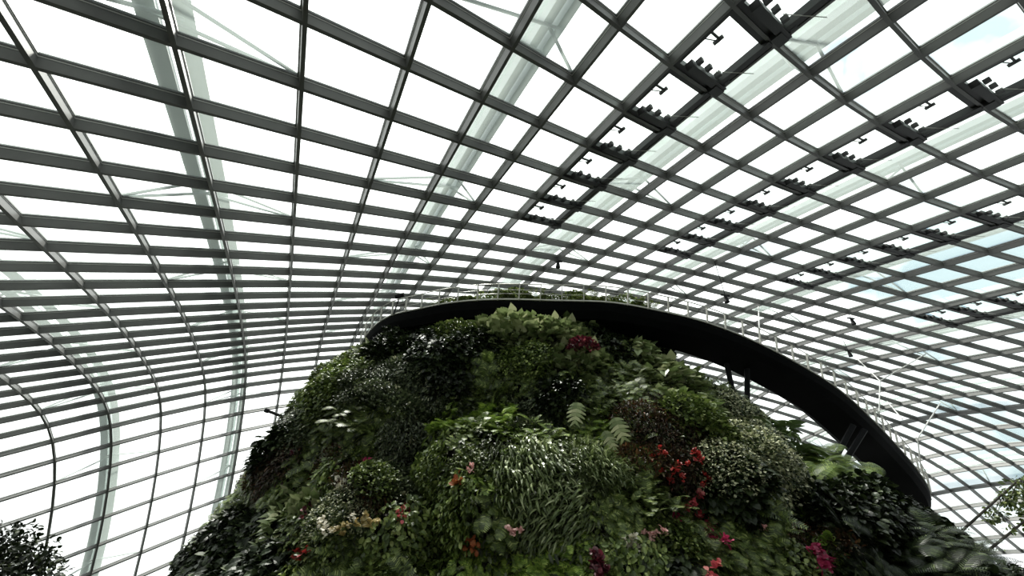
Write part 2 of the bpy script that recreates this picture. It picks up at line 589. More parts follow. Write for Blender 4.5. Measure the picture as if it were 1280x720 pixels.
# ------------------------------------------------------------------ curved walkway round the mound
# outer top edge of the deck: x, distance ahead, height above the eye
WP = np.array([(-11.4, 28.4, 13.6), (-10.3, 25.6, 14.0), (-8.4, 23.2, 14.2), (-6.1, 21.6, 14.05), (-3.8, 20.5, 14.15), (-0.9, 19.6, 14.2), (3.0, 19.0, 14.25),
               (6.1, 18.6, 14.3), (9.1, 18.9, 14.35), (12.2, 19.4, 14.3), (15.6, 20.3, 14.0), (19.3, 21.5, 13.35), (22.9, 23.1, 12.7),
               (26.4, 25.2, 11.85), (29.8, 27.6, 11.3), (33.3, 30.1, 10.35), (36.5, 33.0, 9.5), (38.7, 37.0, 8.7), (38.2, 41.5, 8.5), (33.0, 45.5, 9.4),
               (26, 48.5, 10.2), (16, 49.5, 11.5), (6, 47.5, 12.4), (-2, 43.5, 13), (-7.5, 38, 13.3), (-11, 32.5, 13.4)])


def closed_spline(P, per=10):
    n = len(P); out = []
    for i in range(n):
        p0, p1, p2, p3 = P[i - 1], P[i], P[(i + 1) % n], P[(i + 2) % n]
        for t in np.linspace(0, 1, per, endpoint=False):
            out.append(0.5 * (2 * p1 + (p2 - p0) * t + (2 * p0 - 5 * p1 + 4 * p2 - p3) * t * t + (3 * p1 - p0 - 3 * p2 + p3) * t ** 3))
    return np.array(out)


W = closed_spline(WP, 8); W[:, 2] += EYE
for _ in range(3): W = (np.roll(W, 1, 0) + 2 * W + np.roll(W, -1, 0)) / 4
Tn = np.roll(W, -1, 0) - np.roll(W, 1, 0); Tn[:, 2] = 0
Tn /= np.linalg.norm(Tn, axis=1)[:, None]
OUT = np.stack([Tn[:, 1], -Tn[:, 0], 0 * Tn[:, 0]], 1)       # away from the mound
if np.sum(OUT * (W - W.mean(0))) < 0: OUT = -OUT
UP = np.tile([0, 0, 1.0], (len(W), 1))
seg = np.linalg.norm(np.roll(W, -1, 0) - W, axis=1); arc = np.concatenate([[0], np.cumsum(seg)])


def on_walk(s, o=0.0, z=0.0):
    s = s % arc[-1]
    k = min(np.searchsorted(arc, s, side='right') - 1, len(W) - 1); t = (s - arc[k]) / seg[k]
    k2 = (k + 1) % len(W)
    p = W[k] * (1 - t) + W[k2] * t; ou = OUT[k] * (1 - t) + OUT[k2] * t
    return p + ou * o + np.array([0, 0, z]), ou, Tn[k]


walk = empty('elevated_walkway', W[0])
tag(walk, 'black curved elevated walkway with slim steel railing circling the planted mound', 'walkway')
winv = Matrix.Translation(-Vector(W[0]))


def wpart(mb, name, m, smooth=False):
    o = mb.build(name, m, None, smooth); o.parent = walk; o.matrix_parent_inverse = winv
    return o


mb = MB()
mb.sweep(W, OUT, UP, [(0, 0), (0, -0.18), (-0.12, -0.55), (-0.45, -0.95), (-DW + .5, -0.95), (-DW + .12, -0.6), (-DW, -0.2), (-DW, 0)], closed=True)
wpart(mb, 'deck', M['deck'])
for o_ in (0.02, -DW + 0.05):
    mb = MB(); mb.sweep(W, OUT, UP, [(o_ - .05, 0.0), (o_ + .05, 0.0), (o_ + .05, 0.09), (o_ - .05, 0.09)], closed=True)
    wpart(mb, 'edge_strip', M['rail'])
for o_, lean in ((0.12, 0.22), (-DW, -0.1)):
    for zz, rr, nm in ((1.02, 0.035, 'handrail'), (0.62, 0.012, 'rail_wire'), (0.36, 0.012, 'rail_wire')):
        mb = MB(); k = 6
        mb.sweep(W, OUT, UP, [(o_ + lean * zz + rr * math.cos(a), zz + rr * math.sin(a)) for a in np.linspace(0, 2 * math.pi, k, endpoint=False)], closed=True)
        wpart(mb, nm, M['rail'])
npost = 96
for k in range(npost):
    s = arc[-1] * k / npost
    p, ou, tt = on_walk(s)
    px, py = proj(p)
    if p[1] > 36: continue
    for o_, lean in ((0.12, 0.22), (-DW, -0.1)):
        if o_ < 0 and k % 2: continue
        a_, _, _ = on_walk(s, o_ - 0.03, -0.05); b_, _, _ = on_walk(s, o_ + lean, 1.02)
        mb = MB(); d = (b_ - a_) / 2
        mb.box((a_ + b_) / 2, tt * 0.03, ou * 0.055, d)
        wpart(mb, 'rail_post', M['rail'])
# pairs of props from the mound up to the inner edge of the deck
for (px, py, qx, qy, dep) in PROPS:
    t_ = ray(px, py); t_ = CAM + t_ * dep / t_[1]
    b_ = ray(qx, qy); b_ = CAM + b_ * (dep + 0.6) / b_[1]
    mb = MB(); d = b_ - t_
    mb.tube([t_ - d * 0.25, t_ + d * 1.9], 0.17, 8)
    wpart(mb, 'prop', M['strut'])

# ------------------------------------------------------------------ the planted mound
LV = np.array([-6.5, -1.2, 1.0, 3.0, 5.0, 7.0, 9.0, 11.0, 12.5, 13.6])
XL = np.array([-12.4, -12.3, -12.1, -11.8, -11.6, -11.5, -10.7, -9.7, -8.6, -7.4])
XR = np.array([33.0, 29.1, 25.6, 22.2, 19.3, 17.5, 16.1, 14.6, 12.8, 11.0])
YF = np.array([11.0, 12.3, 13.0, 13.8, 14.7, 15.9, 17.3, 19.0, 20.5, 21.8])
from mathutils import noise as mnoise


def mound_pt(th, h):
    """th 0 = right, pi/2 = towards the eye, pi = left"""
    xl = np.interp(h, LV, XL); xr = np.interp(h, LV, XR); yf = np.interp(h, LV, YF)
    xc, rx, yc = (xl + xr) / 2, (xr - xl) / 2, 27.0
    c, s = math.cos(th), math.sin(th)
    e = 0.86
    cx = math.copysign(abs(c) ** e, c); sy = math.copysign(abs(s) ** e, s)
    ry = (yc - yf) if s > 0 else 12.0
    return np.array([xc + rx * cx, yc - ry * sy, h + EYE])


nh, nth = 110, 260
V = []
for a in range(nh):
    h = -6.5 + 20.1 * a / (nh - 1)
    for b in range(nth):
        V.append(mound_pt(2 * math.pi * b / nth, h))
V = np.array(V); grid = V.reshape(nh, nth, 3)
dth = np.roll(grid, -1, 1) - np.roll(grid, 1, 1); dh = np.gradient(grid, axis=0)
Nn = np.cross(dth, dh); Nn /= np.linalg.norm(Nn, axis=2)[..., None] + 1e-9
Nn[np.sum(Nn * (grid - np.array([6, 28, EYE])), axis=2) < 0] *= -1
disp = np.array([mnoise.fractal(Vector(p * 0.22), 0.8, 2.0, 4) for p in V]).reshape(nh, nth)
grid = grid + Nn * (disp * 0.9)[..., None]
# deep shaded recesses in the planting, where little grows
HOLES = []
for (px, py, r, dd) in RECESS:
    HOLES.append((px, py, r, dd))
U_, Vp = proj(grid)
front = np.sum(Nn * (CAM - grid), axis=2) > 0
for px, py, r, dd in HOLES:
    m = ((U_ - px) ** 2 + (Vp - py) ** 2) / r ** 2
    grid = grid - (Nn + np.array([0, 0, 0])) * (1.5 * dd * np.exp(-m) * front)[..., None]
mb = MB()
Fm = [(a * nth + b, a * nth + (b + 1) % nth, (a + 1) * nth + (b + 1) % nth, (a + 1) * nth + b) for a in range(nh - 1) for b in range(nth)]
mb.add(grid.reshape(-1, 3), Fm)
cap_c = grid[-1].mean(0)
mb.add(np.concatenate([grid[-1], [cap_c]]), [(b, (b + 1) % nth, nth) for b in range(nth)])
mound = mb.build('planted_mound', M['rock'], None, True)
tag(mound, 'tall dark planted mound rising behind and below the black walkway, covered in greenery', 'mound')
bvh = BVHTree.FromPolygons([tuple(v) for v in grid.reshape(-1, 3)], Fm)


def spot(px, py):
    """where the mound is met by the sight line, and the slope's normal there"""
    d = ray(px, py); d /= np.linalg.norm(d)
    p, n, i, t = bvh.ray_cast(Vector(CAM), Vector(d))
    if p is None: return None
    n = np.array(n)
    if np.dot(n, d) > 0: n = -n
    return np.array(p), n

# ------------------------------------------------------------------ leaves
def lance(n=4, w=0.16, tip=0.9):
    """narrow leaf of unit length along +y, folded on its midrib: verts, faces"""
    V = [(0, 0, 0)]; F = []
    for k in range(1, n):
        t = k / n
        ww = w * math.sin(math.pi * min(1, t * tip + 0.05)) ** 0.8
        V += [(-ww, t, 0.25 * ww), (0, t, 0), (ww, t, 0.25 * ww)]
    V.append((0, 1, 0))
    F += [(0, 2, 1, 1), (0, 3, 2, 2)]
    for k in range(n - 2):
        a = 1 + 3 * k
        F += [(a, a + 1, a + 4, a + 3), (a + 1, a + 2, a + 5, a + 4)]
    a = 1 + 3 * (n - 2); e = len(V) - 1
    F += [(a, a + 1, e, e), (a + 1, a + 2, e, e)]
    return np.array(V, float), F


def heart(w=0.42, n=14, pts=0.16):
    """broad heart-shaped blade of unit length with a pointed tip, notched at the stalk"""
    R = [(0, 0.10, 0)]
    prof = [(.20, .0), (.38, .04), (.48, .16), (.50, .32), (.42, .50), (.30, .66), (.17, .82), (.07, .93)]
    for x, y in prof: R.append((w * 2 * x, y, .10 * x))
    R.append((0, 1.04, 0))
    for x, y in prof[::-1]: R.append((-w * 2 * x, y, .10 * x))
    V = [(0, 0.34, -0.03)] + R
    m = len(R)
    F = [(0, 1 + (k + 1) % m, 1 + k, 1 + k) for k in range(m)]
    return np.array(V, float), F


def split_leaf(w=0.5, n=7):
    """large blade with finger-like slits down both sides"""
    V = []; F = []
    for s in (-1, 1):
        for k in range(n):
            t0, t1 = k / n, (k + 1) / n
            tm = (t0 + t1) / 2
            hw = w * math.sin(math.pi * (0.20 + 0.74 * tm)) ** 0.7
            b = len(V); up_ = .22 - .12 * (1 - tm)
            V += [(0, t0, 0), (0, t1, 0), (s * hw * .5, t1 + up_ * .45 - .01, 0.02), (s * hw * .5, t0 + up_ * .45 + .005, 0.02),
                  (s * hw, tm + up_ + .035, -0.04), (s * hw * .98, tm + up_ - .035, -0.04)]
            q = [(b, b + 3, b + 2, b + 1), (b + 3, b + 5, b + 4, b + 2)]
            F += q if s > 0 else [f[::-1] for f in q]
    return np.array(V, float), F


def frond(n=11, w=0.26, droopy=0.0, pw=0.028):
    """fern or palm frond: midrib with paired leaflets"""
    V = [(-.006, 0, 0), (.006, 0, 0), (.004, 1, 0), (-.004, 1, 0)]; F = [(0, 1, 2, 3)]
    for k in range(n):
        t = 0.10 + 0.88 * k / n
        L = w * math.sin(math.pi * (0.12 + 0.84 * t)) ** 0.75
        for s in (-1, 1):
            b = len(V)
            dx, dy = s * L, L * 0.42
            V += [(0, t - pw, 0), (0, t + pw, 0), (dx * .55, t + dy * .55 + pw * 1.1, -droopy * L * .2), (dx, t + dy, -droopy * L), (dx * .55, t + dy * .55 - pw * .9, -droopy * L * .2)]
            F += [(b, b + 1, b + 2, b + 4), (b + 4, b + 2, b + 3, b + 3)]
    return np.array(V, float), F


def strap(n=6, w=0.035):
    V = []; F = []
    for k in range(n + 1):
        t = k / n; ww = w * (1 - t ** 3) + 0.003
        V += [(-ww, t, 0.3 * ww), (ww, t, 0.3 * ww)]
    for k in range(n):
        F.append((2 * k, 2 * k + 1, 2 * k + 3, 2 * k + 2))
    return np.array(V, float), F


def norm(a):
    return a / (np.linalg.norm(a, axis=-1, keepdims=True) + 1e-9)


def fix(F):
    """faces with a repeated last index become triangles"""
    q = [f for f in F if len(set(f)) == 4]; t = [f[:3] for f in F if len(set(f)) == 3]
    return q, t


def leaves(mb, tpl, pos, d, n, L, droop, mi=0, W=None):
    """many copies of a leaf: pos base, d direction, n upper side, L length, droop bends the tip down"""
    V, F = tpl
    pos, d, n = (np.asarray(a, float) for a in (pos, d, n))
    d = norm(d); s = norm(np.cross(d, n)); n = np.cross(s, d)
    L = np.broadcast_to(L, (len(pos),)); dr = np.broadcast_to(droop, (len(pos),))
    Wd = np.ones(len(pos)) if W is None else np.broadcast_to(W, (len(pos),))
    x = V[None, :, 0] * Wd[:, None]; y = V[None, :, 1]; z = V[None, :, 2]
    # bend along an arc
    ang = dr[:, None] * y
    yy = np.where(np.abs(dr[:, None]) > 1e-3, np.sin(ang) / np.where(np.abs(dr[:, None]) > 1e-3, dr[:, None], 1), y)
    zz = np.where(np.abs(dr[:, None]) > 1e-3, (np.cos(ang) - 1) / np.where(np.abs(dr[:, None]) > 1e-3, dr[:, None], 1), 0)
    yy = yy + z * np.sin(ang); zz = zz + z * np.cos(ang)
    P = pos[:, None] + L[:, None, None] * (x[..., None] * s[:, None] + yy[..., None] * d[:, None] + zz[..., None] * n[:, None])
    k = len(V); q, t = fix(F)
    off = (np.arange(len(pos)) * k)[:, None, None]
    base = mb.n
    mb.v.append(P.reshape(-1, 3)); mb.n += len(pos) * k
    for fs in (q, t):
        if fs:
            A_ = (np.array(fs)[None] + off).reshape(-1, len(fs[0])) + base
            mb.f.append(A_); mb.m.append(np.full(len(A_), mi))


def G3(r, g, b): return (r, g, b)


M['fern'] = leafmat('fern_green', [(0, (0.039, 0.060, 0.017)), (.5, (0.097, 0.143, 0.031)), (.85, (0.195, 0.255, 0.064)), (1, (0.354, 0.405, 0.143))])
M['bright'] = leafmat('bright_green', [(0, (0.080, 0.135, 0.023)), (.5, (0.159, 0.257, 0.038)), (1, (0.350, 0.446, 0.090))])
M['bamboo'] = leafmat('grey_green', [(0, (0.028, 0.042, 0.020)), (.6, (0.080, 0.102, 0.048)), (.9, (0.177, 0.210, 0.114)), (1, (0.425, 0.420, 0.285))], .38)
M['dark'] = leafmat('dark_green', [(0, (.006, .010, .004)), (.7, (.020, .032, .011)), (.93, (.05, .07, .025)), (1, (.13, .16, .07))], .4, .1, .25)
M['strapm'] = leafmat('pale_strap_green', [(0, (.04, .06, .018)), (.5, (.12, .16, .055)), (.85, (.24, .29, .13)), (1, (.42, .46, .26))], .35)
M['big'] = leafmat('pale_big_leaf', [(0, (0.091, 0.132, 0.042)), (.5, (0.221, 0.275, 0.115)), (1, (0.467, 0.484, 0.272))], .4)
M['variegated'] = leafmat('cream_and_green', [(0, (.02, .035, .012)), (.45, (.06, .09, .03)), (.55, (.40, .42, .22)), (1, (.72, .72, .5))], .45, .15)
M['ear'] = leafmat('elephant_ear_green', [(0, (0.053, 0.083, 0.028)), (1, (0.159, 0.225, 0.071))], .35)
M['red'] = leafmat('wine_red', [(0, (.03, .004, .007)), (.6, (.09, .012, .022)), (.9, (.22, .04, .06)), (1, (.40, .12, .13))], .45)
M['russet'] = leafmat('russet_brown', [(0, (.02, .012, .006)), (.5, (.055, .026, .012)), (.8, (.05, .06, .02)), (1, (.17, .07, .035))], .5)
M['pink'] = leafmat('coral_pink_petal', [(0, (.40, .05, .07)), (.6, (.62, .11, .13)), (1, (.75, .28, .24))], .5, .3)
M['magenta'] = leafmat('magenta_petal', [(0, (.28, .015, .07)), (1, (.60, .08, .18))], .5, .3)
M['whitep'] = leafmat('cream_white_petal', [(0, (.75, .68, .52)), (1, (.95, .93, .85))], .5, .3)
M['palepink'] = leafmat('pale_pink_petal', [(0, (.55, .25, .24)), (1, (.85, .55, .50))], .5, .3)
M['orange'] = leafmat('orange_petal', [(0, (.35, .08, .025)), (1, (.60, .20, .07))], .5, .3)
M['redp'] = leafmat('scarlet_petal', [(0, (.25, .02, .02)), (1, (.50, .06, .045))], .5, .3)
M['yellow'] = leafmat('yellow_bract', [(0, (.30, .21, .06)), (1, (.62, .52, .26))], .5, .3)

LAN = lance(); LAN_W = lance(4, .30); LAN_N = lance(5, .075); HRT = heart(); SPL = split_leaf(); FRN = frond(); FRN_L = frond(16, .30, .15, .016)
PLM = frond(18, .34, .25, .014); STR = strap(); TINY = lance(3, .36); ARW = heart(.34)
Rg = rng


def disc(n, R):
    r = R * np.sqrt(Rg.random(n)); a = Rg.random(n) * 2 * math.pi
    return np.stack([r * np.cos(a), r * np.sin(a), np.zeros(n)], 1)


def dome(n, R, hgt, flat=1.0):
    p = disc(n, R); rr = np.hypot(p[:, 0], p[:, 1]) / R
    p[:, 2] = hgt * np.sqrt(np.clip(1 - rr ** 2, 0, 1)) * (0.55 + 0.45 * Rg.random(n))
    p[:, 1] *= flat
    return p


# clump frame: z = out of the slope, y = uphill
def rnd(n, s=1.0): return Rg.normal(0, s, (n, 3))


def c_fern(mb, R=1.5, n=46, tpl=None, L=(0.9, 1.5)):
    tpl = tpl or FRN
    for cx, cy in [(0, 0)] + [(R * .6 * math.cos(a), R * .6 * math.sin(a)) for a in (0.4, 1.7, 2.9, 4.1, 5.3)]:
        m = n // 6
        a = Rg.random(m) * 2 * math.pi
        d = np.stack([np.cos(a), np.sin(a) * .8 + .1, 0.55 + 0.6 * Rg.random(m)], 1)
        pos = np.tile([cx, cy, 0.1], (m, 1)) + rnd(m, .12)
        nn = np.tile([0, .55, 0.9], (m, 1)) - .4 * d * [1, 1, 0]
        leaves(mb, tpl, pos, d, nn, Rg.uniform(*L, m), Rg.uniform(.7, 1.5, m))


def c_lance(mb, R=1.5, n=620, L=(.22, .42), tpl=None, down=1.0, hgt=.8):
    tpl = tpl or LAN
    p = dome(n, R, hgt)
    d = rnd(n, .5) + np.array([0, -.75 * down, .6]) + p * [.35, .1, 0]
    nn = np.array([0, .8, .8]) + rnd(n, .3)
    leaves(mb, tpl, p, d, nn, Rg.uniform(*L, n), Rg.uniform(.2, 1.0, n))


def c_strap(mb, R=1.5, n=330):
    p = dome(n, R, .8)
    d = np.array([0, .1, 1.0]) + rnd(n, .35) + p * [.3, 0, 0]
    nn = np.array([0, 1.0, .2]) + rnd(n, .15)
    leaves(mb, STR, p, d, nn, Rg.uniform(.28, .6, n), Rg.uniform(1.5, 2.6, n), W=1.6)


def c_big(mb, R=1.4, n=40, L=(.5, .95), tpl=None, hgt=1.0, dr=(.1, .5)):
    tpl = tpl or HRT
    p = dome(n, R, hgt)
    d = np.array([0, -.35, .7]) + rnd(n, .4) + p * [.5, .2, 0]
    nn = np.array([0, 1.0, .45]) + rnd(n, .25)
    leaves(mb, tpl, p, d, nn, Rg.uniform(*L, n), Rg.uniform(*dr, n))


def c_palm(mb, R=1.2, n=26, L=(1.3, 2.1)):
    a = Rg.random(n) * 2 * math.pi
    d = np.stack([np.cos(a), .45 + .8 * np.abs(np.sin(a)), .5 + .5 * Rg.random(n)], 1)
    leaves(mb, PLM, rnd(n, .25), d, np.tile([0, .5, 1.0], (n, 1)) - .5 * d * [1, 1, 0], Rg.uniform(*L, n), Rg.uniform(.7, 1.3, n))


def flowers(mb, spots, r=0.14, petals=9, tpl=None):
    tpl = tpl or LAN_W
    for p in spots:
        d = norm(rnd(petals, 1) + np.array([0, .2, .8]))
        leaves(mb, tpl, np.tile(p, (petals, 1)), d, np.array([0, .6, .6]) + rnd(petals, .4), Rg.uniform(.7, 1.1, petals) * r, 0.3)


def clump_mesh(kind, name, mat, fn):
    mb = MB(); fn(mb)
    o = mb.build(name, mat)
    me = o.data; bpy.data.objects.remove(o)
    return me


SPEC = {}      # species: list of (foliage meshes), each variant a list of (part name, mesh)


def species(key, name, cat, label, mat, fn, variants=2, extra=None):
    vs_ = []
    for v in range(variants):
        parts = [('foliage', clump_mesh(key, 'foliage', M[mat], fn))]
        if extra:
            for pn, pm, pf in extra: parts.append((pn, clump_mesh(key, pn, M[pm], pf)))
        vs_.append(parts)
    SPEC[key] = dict(name=name, cat=cat, label=label, var=vs_)


species('F', 'fern', 'fern', 'mid-green arching fern clump', 'fern', lambda mb: c_fern(mb, 1.2, 102, FRN, (.5, .85)), 3)
species('G', 'bright_fern', 'fern', 'fresh light-green fern clump', 'bright', lambda mb: c_fern(mb, 1.1, 96, FRN, (.42, .75)), 3)
species('B', 'drooping_shrub', 'shrub', 'grey-green shrub of small drooping pointed leaves', 'bamboo', lambda mb: c_lance(mb, 1.25, 1100, (.16, .32)), 3)
species('S', 'strap_leaf_plant', 'plant', 'clump of pale drooping strap leaves', 'strapm', lambda mb: c_strap(mb, 1.15, 560), 2)
species('V', 'variegated_shrub', 'shrub', 'bush of tiny cream and green leaves', 'variegated', lambda mb: c_lance(mb, 1.25, 1300, (.07, .15), TINY, .3, .7), 2)
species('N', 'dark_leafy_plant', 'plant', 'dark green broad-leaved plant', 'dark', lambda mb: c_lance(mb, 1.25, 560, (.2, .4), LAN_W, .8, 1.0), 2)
species('H', 'broad_leaf_plant', 'plant', 'plant of pale broad heart-shaped leaves', 'big', lambda mb: c_big(mb, 1.1, 70, (.28, .58)), 2)
species('M', 'small_leaf_shrub', 'shrub', 'mid-green shrub of small oval leaves', 'fern', lambda mb: c_lance(mb, 1.2, 900, (.12, .24), LAN_W, .7, .9), 3)
species('R', 'wine_red_foliage_plant', 'plant', 'wine red foliage plant', 'red', lambda mb: c_lance(mb, .75, 420, (.12, .24), LAN_W, .3, .7), 1)
species('U', 'russet_shrub', 'shrub', 'russet brown shrub of fine leaves', 'russet', lambda mb: c_lance(mb, 1.1, 900, (.10, .22), LAN, .5, .7), 2)
species('E', 'elephant_ear_plant', 'plant', 'plant of very large pointed elephant-ear leaves', 'ear', lambda mb: c_big(mb, 1.0, 14, (.6, 1.05), ARW, .6, (.7, 1.5)), 2)
species('P', 'palm_fronded_plant', 'palm', 'bright green plant of long palm-like fronds', 'bright', lambda mb: c_palm(mb, 1.0, 34, (.9, 1.5)), 2)
species('K', 'dark_fern', 'fern', 'dark green fern clump', 'dark', lambda mb: c_fern(mb, 1.3, 90, FRN_L, (.6, 1.1)), 2)
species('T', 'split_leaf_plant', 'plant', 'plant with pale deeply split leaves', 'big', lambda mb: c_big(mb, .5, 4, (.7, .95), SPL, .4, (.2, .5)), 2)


def place(key, P, N, scale=1.0, spin=0.0, label=None, group=None, lift=0.0, name=None):
    sp = SPEC[key]
    v = sp['var'][random.randrange(len(sp['var']))]
    N = norm(np.asarray(N, float)); upv = np.array([0, 0, 1.0]); upv = norm(upv - N * np.dot(upv, N)) if abs(N[2]) < .97 else norm(np.array([0, 1.0, 0]) - N * N[1])
    X = np.cross(upv, N)
    c, s = math.cos(spin), math.sin(spin)
    X2 = X * c + upv * s; U2 = upv * c - X * s
    mat = Matrix([[X2[r] * scale, U2[r] * scale, N[r] * scale, P[r] + N[r] * lift] for r in range(3)] + [[0, 0, 0, 1]])
    nm = name or sp['name']
    if len(v) == 1:
        o = bpy.data.objects.new(nm, v[0][1]); col.objects.link(o); o.matrix_world = mat
    else:
        o = bpy.data.objects.new(nm, None); o.empty_display_size = .2; col.objects.link(o); o.matrix_world = mat
        for pn, me in v:
            c_ = bpy.data.objects.new(pn, me); col.objects.link(c_); c_.parent = o
    tag(o, label or sp['label'], sp['cat'], group)
    return o


# ------------------------------------------------------------------ the filler planting over the mound
ZONES = [tuple(z.split(',')) for z in ZONETXT.split()]
ZONES = [(float(a), float(b), c) for a, b, c in ZONES]


def zone(px, py):
    return min(ZONES, key=lambda z: (z[0] - px) ** 2 + ((z[1] - py) * 1.15) ** 2 + random.uniform(0, 500))[2]


pts = []
tries = 0
while len(pts) < 430 and tries < 60000:
    tries += 1
    px, py = random.uniform(185, 1330), random.uniform(395, 770)
    sp = spot(px, py)
    if sp is None: continue
    p, n = sp
    if p[2] - EYE > 13.3: continue
    if any((px - a) ** 2 + (py - b) ** 2 < (r * .75) ** 2 for a, b, r, dd in RECESS) and random.random() < .95: continue
    if any(np.sum((p - q[0]) ** 2) < 0.92 ** 2 for q in pts): continue
    pts.append((p, n, px, py))
print('clumps', len(pts), tries)
WHERE = [('on the left flank of the mound', lambda x, y: x < 440), ('under the left end of the walkway', lambda x, y: x < 600 and y < 540),
         ('low on the middle of the mound', lambda x, y: x < 760 and y >= 540), ('below the middle of the walkway', lambda x, y: x < 840),
         ('on the right slope near the walkway', lambda x, y: y < 600), ('low on the right of the mound', lambda x, y: True)]
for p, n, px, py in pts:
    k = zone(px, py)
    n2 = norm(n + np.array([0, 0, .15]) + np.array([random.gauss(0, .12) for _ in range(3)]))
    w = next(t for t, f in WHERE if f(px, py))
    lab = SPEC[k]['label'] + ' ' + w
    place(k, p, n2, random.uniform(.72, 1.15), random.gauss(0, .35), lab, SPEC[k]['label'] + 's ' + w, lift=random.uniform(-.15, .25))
# low leafy growth between the plants: beyond counting
mb = MB()
cent, nrm = [], []
gv = grid.reshape(-1, 3)
Fa = np.array(Fm); fc = gv[Fa].mean(1)
fn_ = np.cross(gv[Fa[:, 1]] - gv[Fa[:, 0]], gv[Fa[:, 3]] - gv[Fa[:, 0]]); ar = np.linalg.norm(fn_, axis=1); fn_ = norm(fn_)
fn_[np.sum(fn_ * (fc - np.array([6, 28, EYE])), axis=1) < 0] *= -1
vis = (np.sum(fn_ * (CAM - fc), axis=1) > -3) & (fc[:, 2] < EYE + 15.5) & (fc[:, 2] > EYE - 3.5)
fu, fv = proj(fc)
dens = np.ones(len(fc))
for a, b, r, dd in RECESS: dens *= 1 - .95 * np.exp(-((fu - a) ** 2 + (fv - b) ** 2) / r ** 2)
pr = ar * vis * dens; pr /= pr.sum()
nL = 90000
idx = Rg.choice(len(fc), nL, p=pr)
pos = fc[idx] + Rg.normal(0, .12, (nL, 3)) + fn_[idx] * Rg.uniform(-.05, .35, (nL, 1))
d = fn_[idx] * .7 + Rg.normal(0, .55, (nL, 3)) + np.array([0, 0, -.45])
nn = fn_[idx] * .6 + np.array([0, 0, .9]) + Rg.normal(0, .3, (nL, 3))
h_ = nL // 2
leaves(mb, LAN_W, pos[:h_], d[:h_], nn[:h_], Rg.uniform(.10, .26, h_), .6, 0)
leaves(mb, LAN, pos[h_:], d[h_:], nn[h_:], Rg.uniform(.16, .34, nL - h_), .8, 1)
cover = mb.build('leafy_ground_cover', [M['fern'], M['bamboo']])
tag(cover, 'low leafy growth covering the mound between the larger plants', 'ground cover', kind='stuff')


# ------------------------------------------------------------------ plants one can single out
def hero(key, px, py, scale, label, lift=0.2, name=None, spin=0.0):
    s = spot(px, py)
    if s is None: print('miss', px, py); return
    return place(key, s[0], norm(s[1] + np.array([0, 0, .2])), scale, spin, label, lift=lift, name=name)


hero('R', 729, 470, 1.0, 'wine red foliage plant glowing just under the middle of the walkway', 1.2)
hero('H', 640, 425, 1.15, 'big pale-leaved plant sprawling just below the walkway, left of the wine red plant', .5)
hero('H', 690, 428, .9, 'pale-leaved plant between the big sprawling one and the wine red plant', .5)
hero('G', 838, 447, .8, 'bright green tuft of fronds against the gap under the walkway', .6)
hero('E', 968, 538, 1.1, 'huge pointed green leaves on the right slope beside the cream-leaved bush', .7)
hero('E', 958, 510, .9, 'huge pointed leaves on the ridge below the gap under the walkway', .6)
hero('P', 1040, 605, .95, 'bright palm-like fronds on the ridge by the right walkway props', .9)
hero('P', 1075, 622, .8, 'bright palm-like fronds nearest the lower end of the walkway', .8)
hero('N', 1040, 540, .55, 'small dark shrub sticking up in front of the right pair of props', .2)
hero('S', 740, 610, .9, 'pale drooping strap-leaf plant at the centre of the mound', .5)
hero('V', 925, 575, 1.15, 'upper half of the large bush of tiny cream and green leaves', .5)
hero('V', 965, 600, 1.1, 'lower right part of the large bush of tiny cream and green leaves', .5)
hero('V', 905, 600, 1.0, 'lower left part of the large bush of tiny cream and green leaves', .5)

PAL = lambda c: [(0, tuple(v * .8 for v in c)), (1, c)]


def big_leaf(px, py, L, label, turn):
    """one large split leaf turned towards the hall on its stalk"""
    s = spot(px, py)
    if s is None: return
    P_, N_ = s
    root = empty('split_leaf_plant', P_); tag(root, label, 'plant')
    inv = Matrix.Translation(-Vector(P_))
    base = P_ + N_ * 1.25 + np.array([0, 0, L * .45])
    mb = MB(); d = np.array([[math.sin(turn), -.25, -math.cos(turn)]])
    leaves(mb, split_leaf(.42, 6), [base], d, [N_ * 1.0 + np.array([0, -.2, .75])], L, .35)
    o = mb.build('blade', M['big']); o.parent = root; o.matrix_parent_inverse = inv
    mb = MB(); mb.tube([P_, P_ + N_ * .5 + np.array([0, 0, .3]), base], .015)
    o = mb.build('stalk', M['stem']); o.parent = root; o.matrix_parent_inverse = inv


big_leaf(726, 536, .9, 'single large pale split leaf facing the hall, below the wine red plant', -.2)
big_leaf(784, 553, .85, 'single large pale split leaf right of and below the other one', .3)
big_leaf(764, 578, .7, 'smaller pale split leaf under the two large ones', .5)


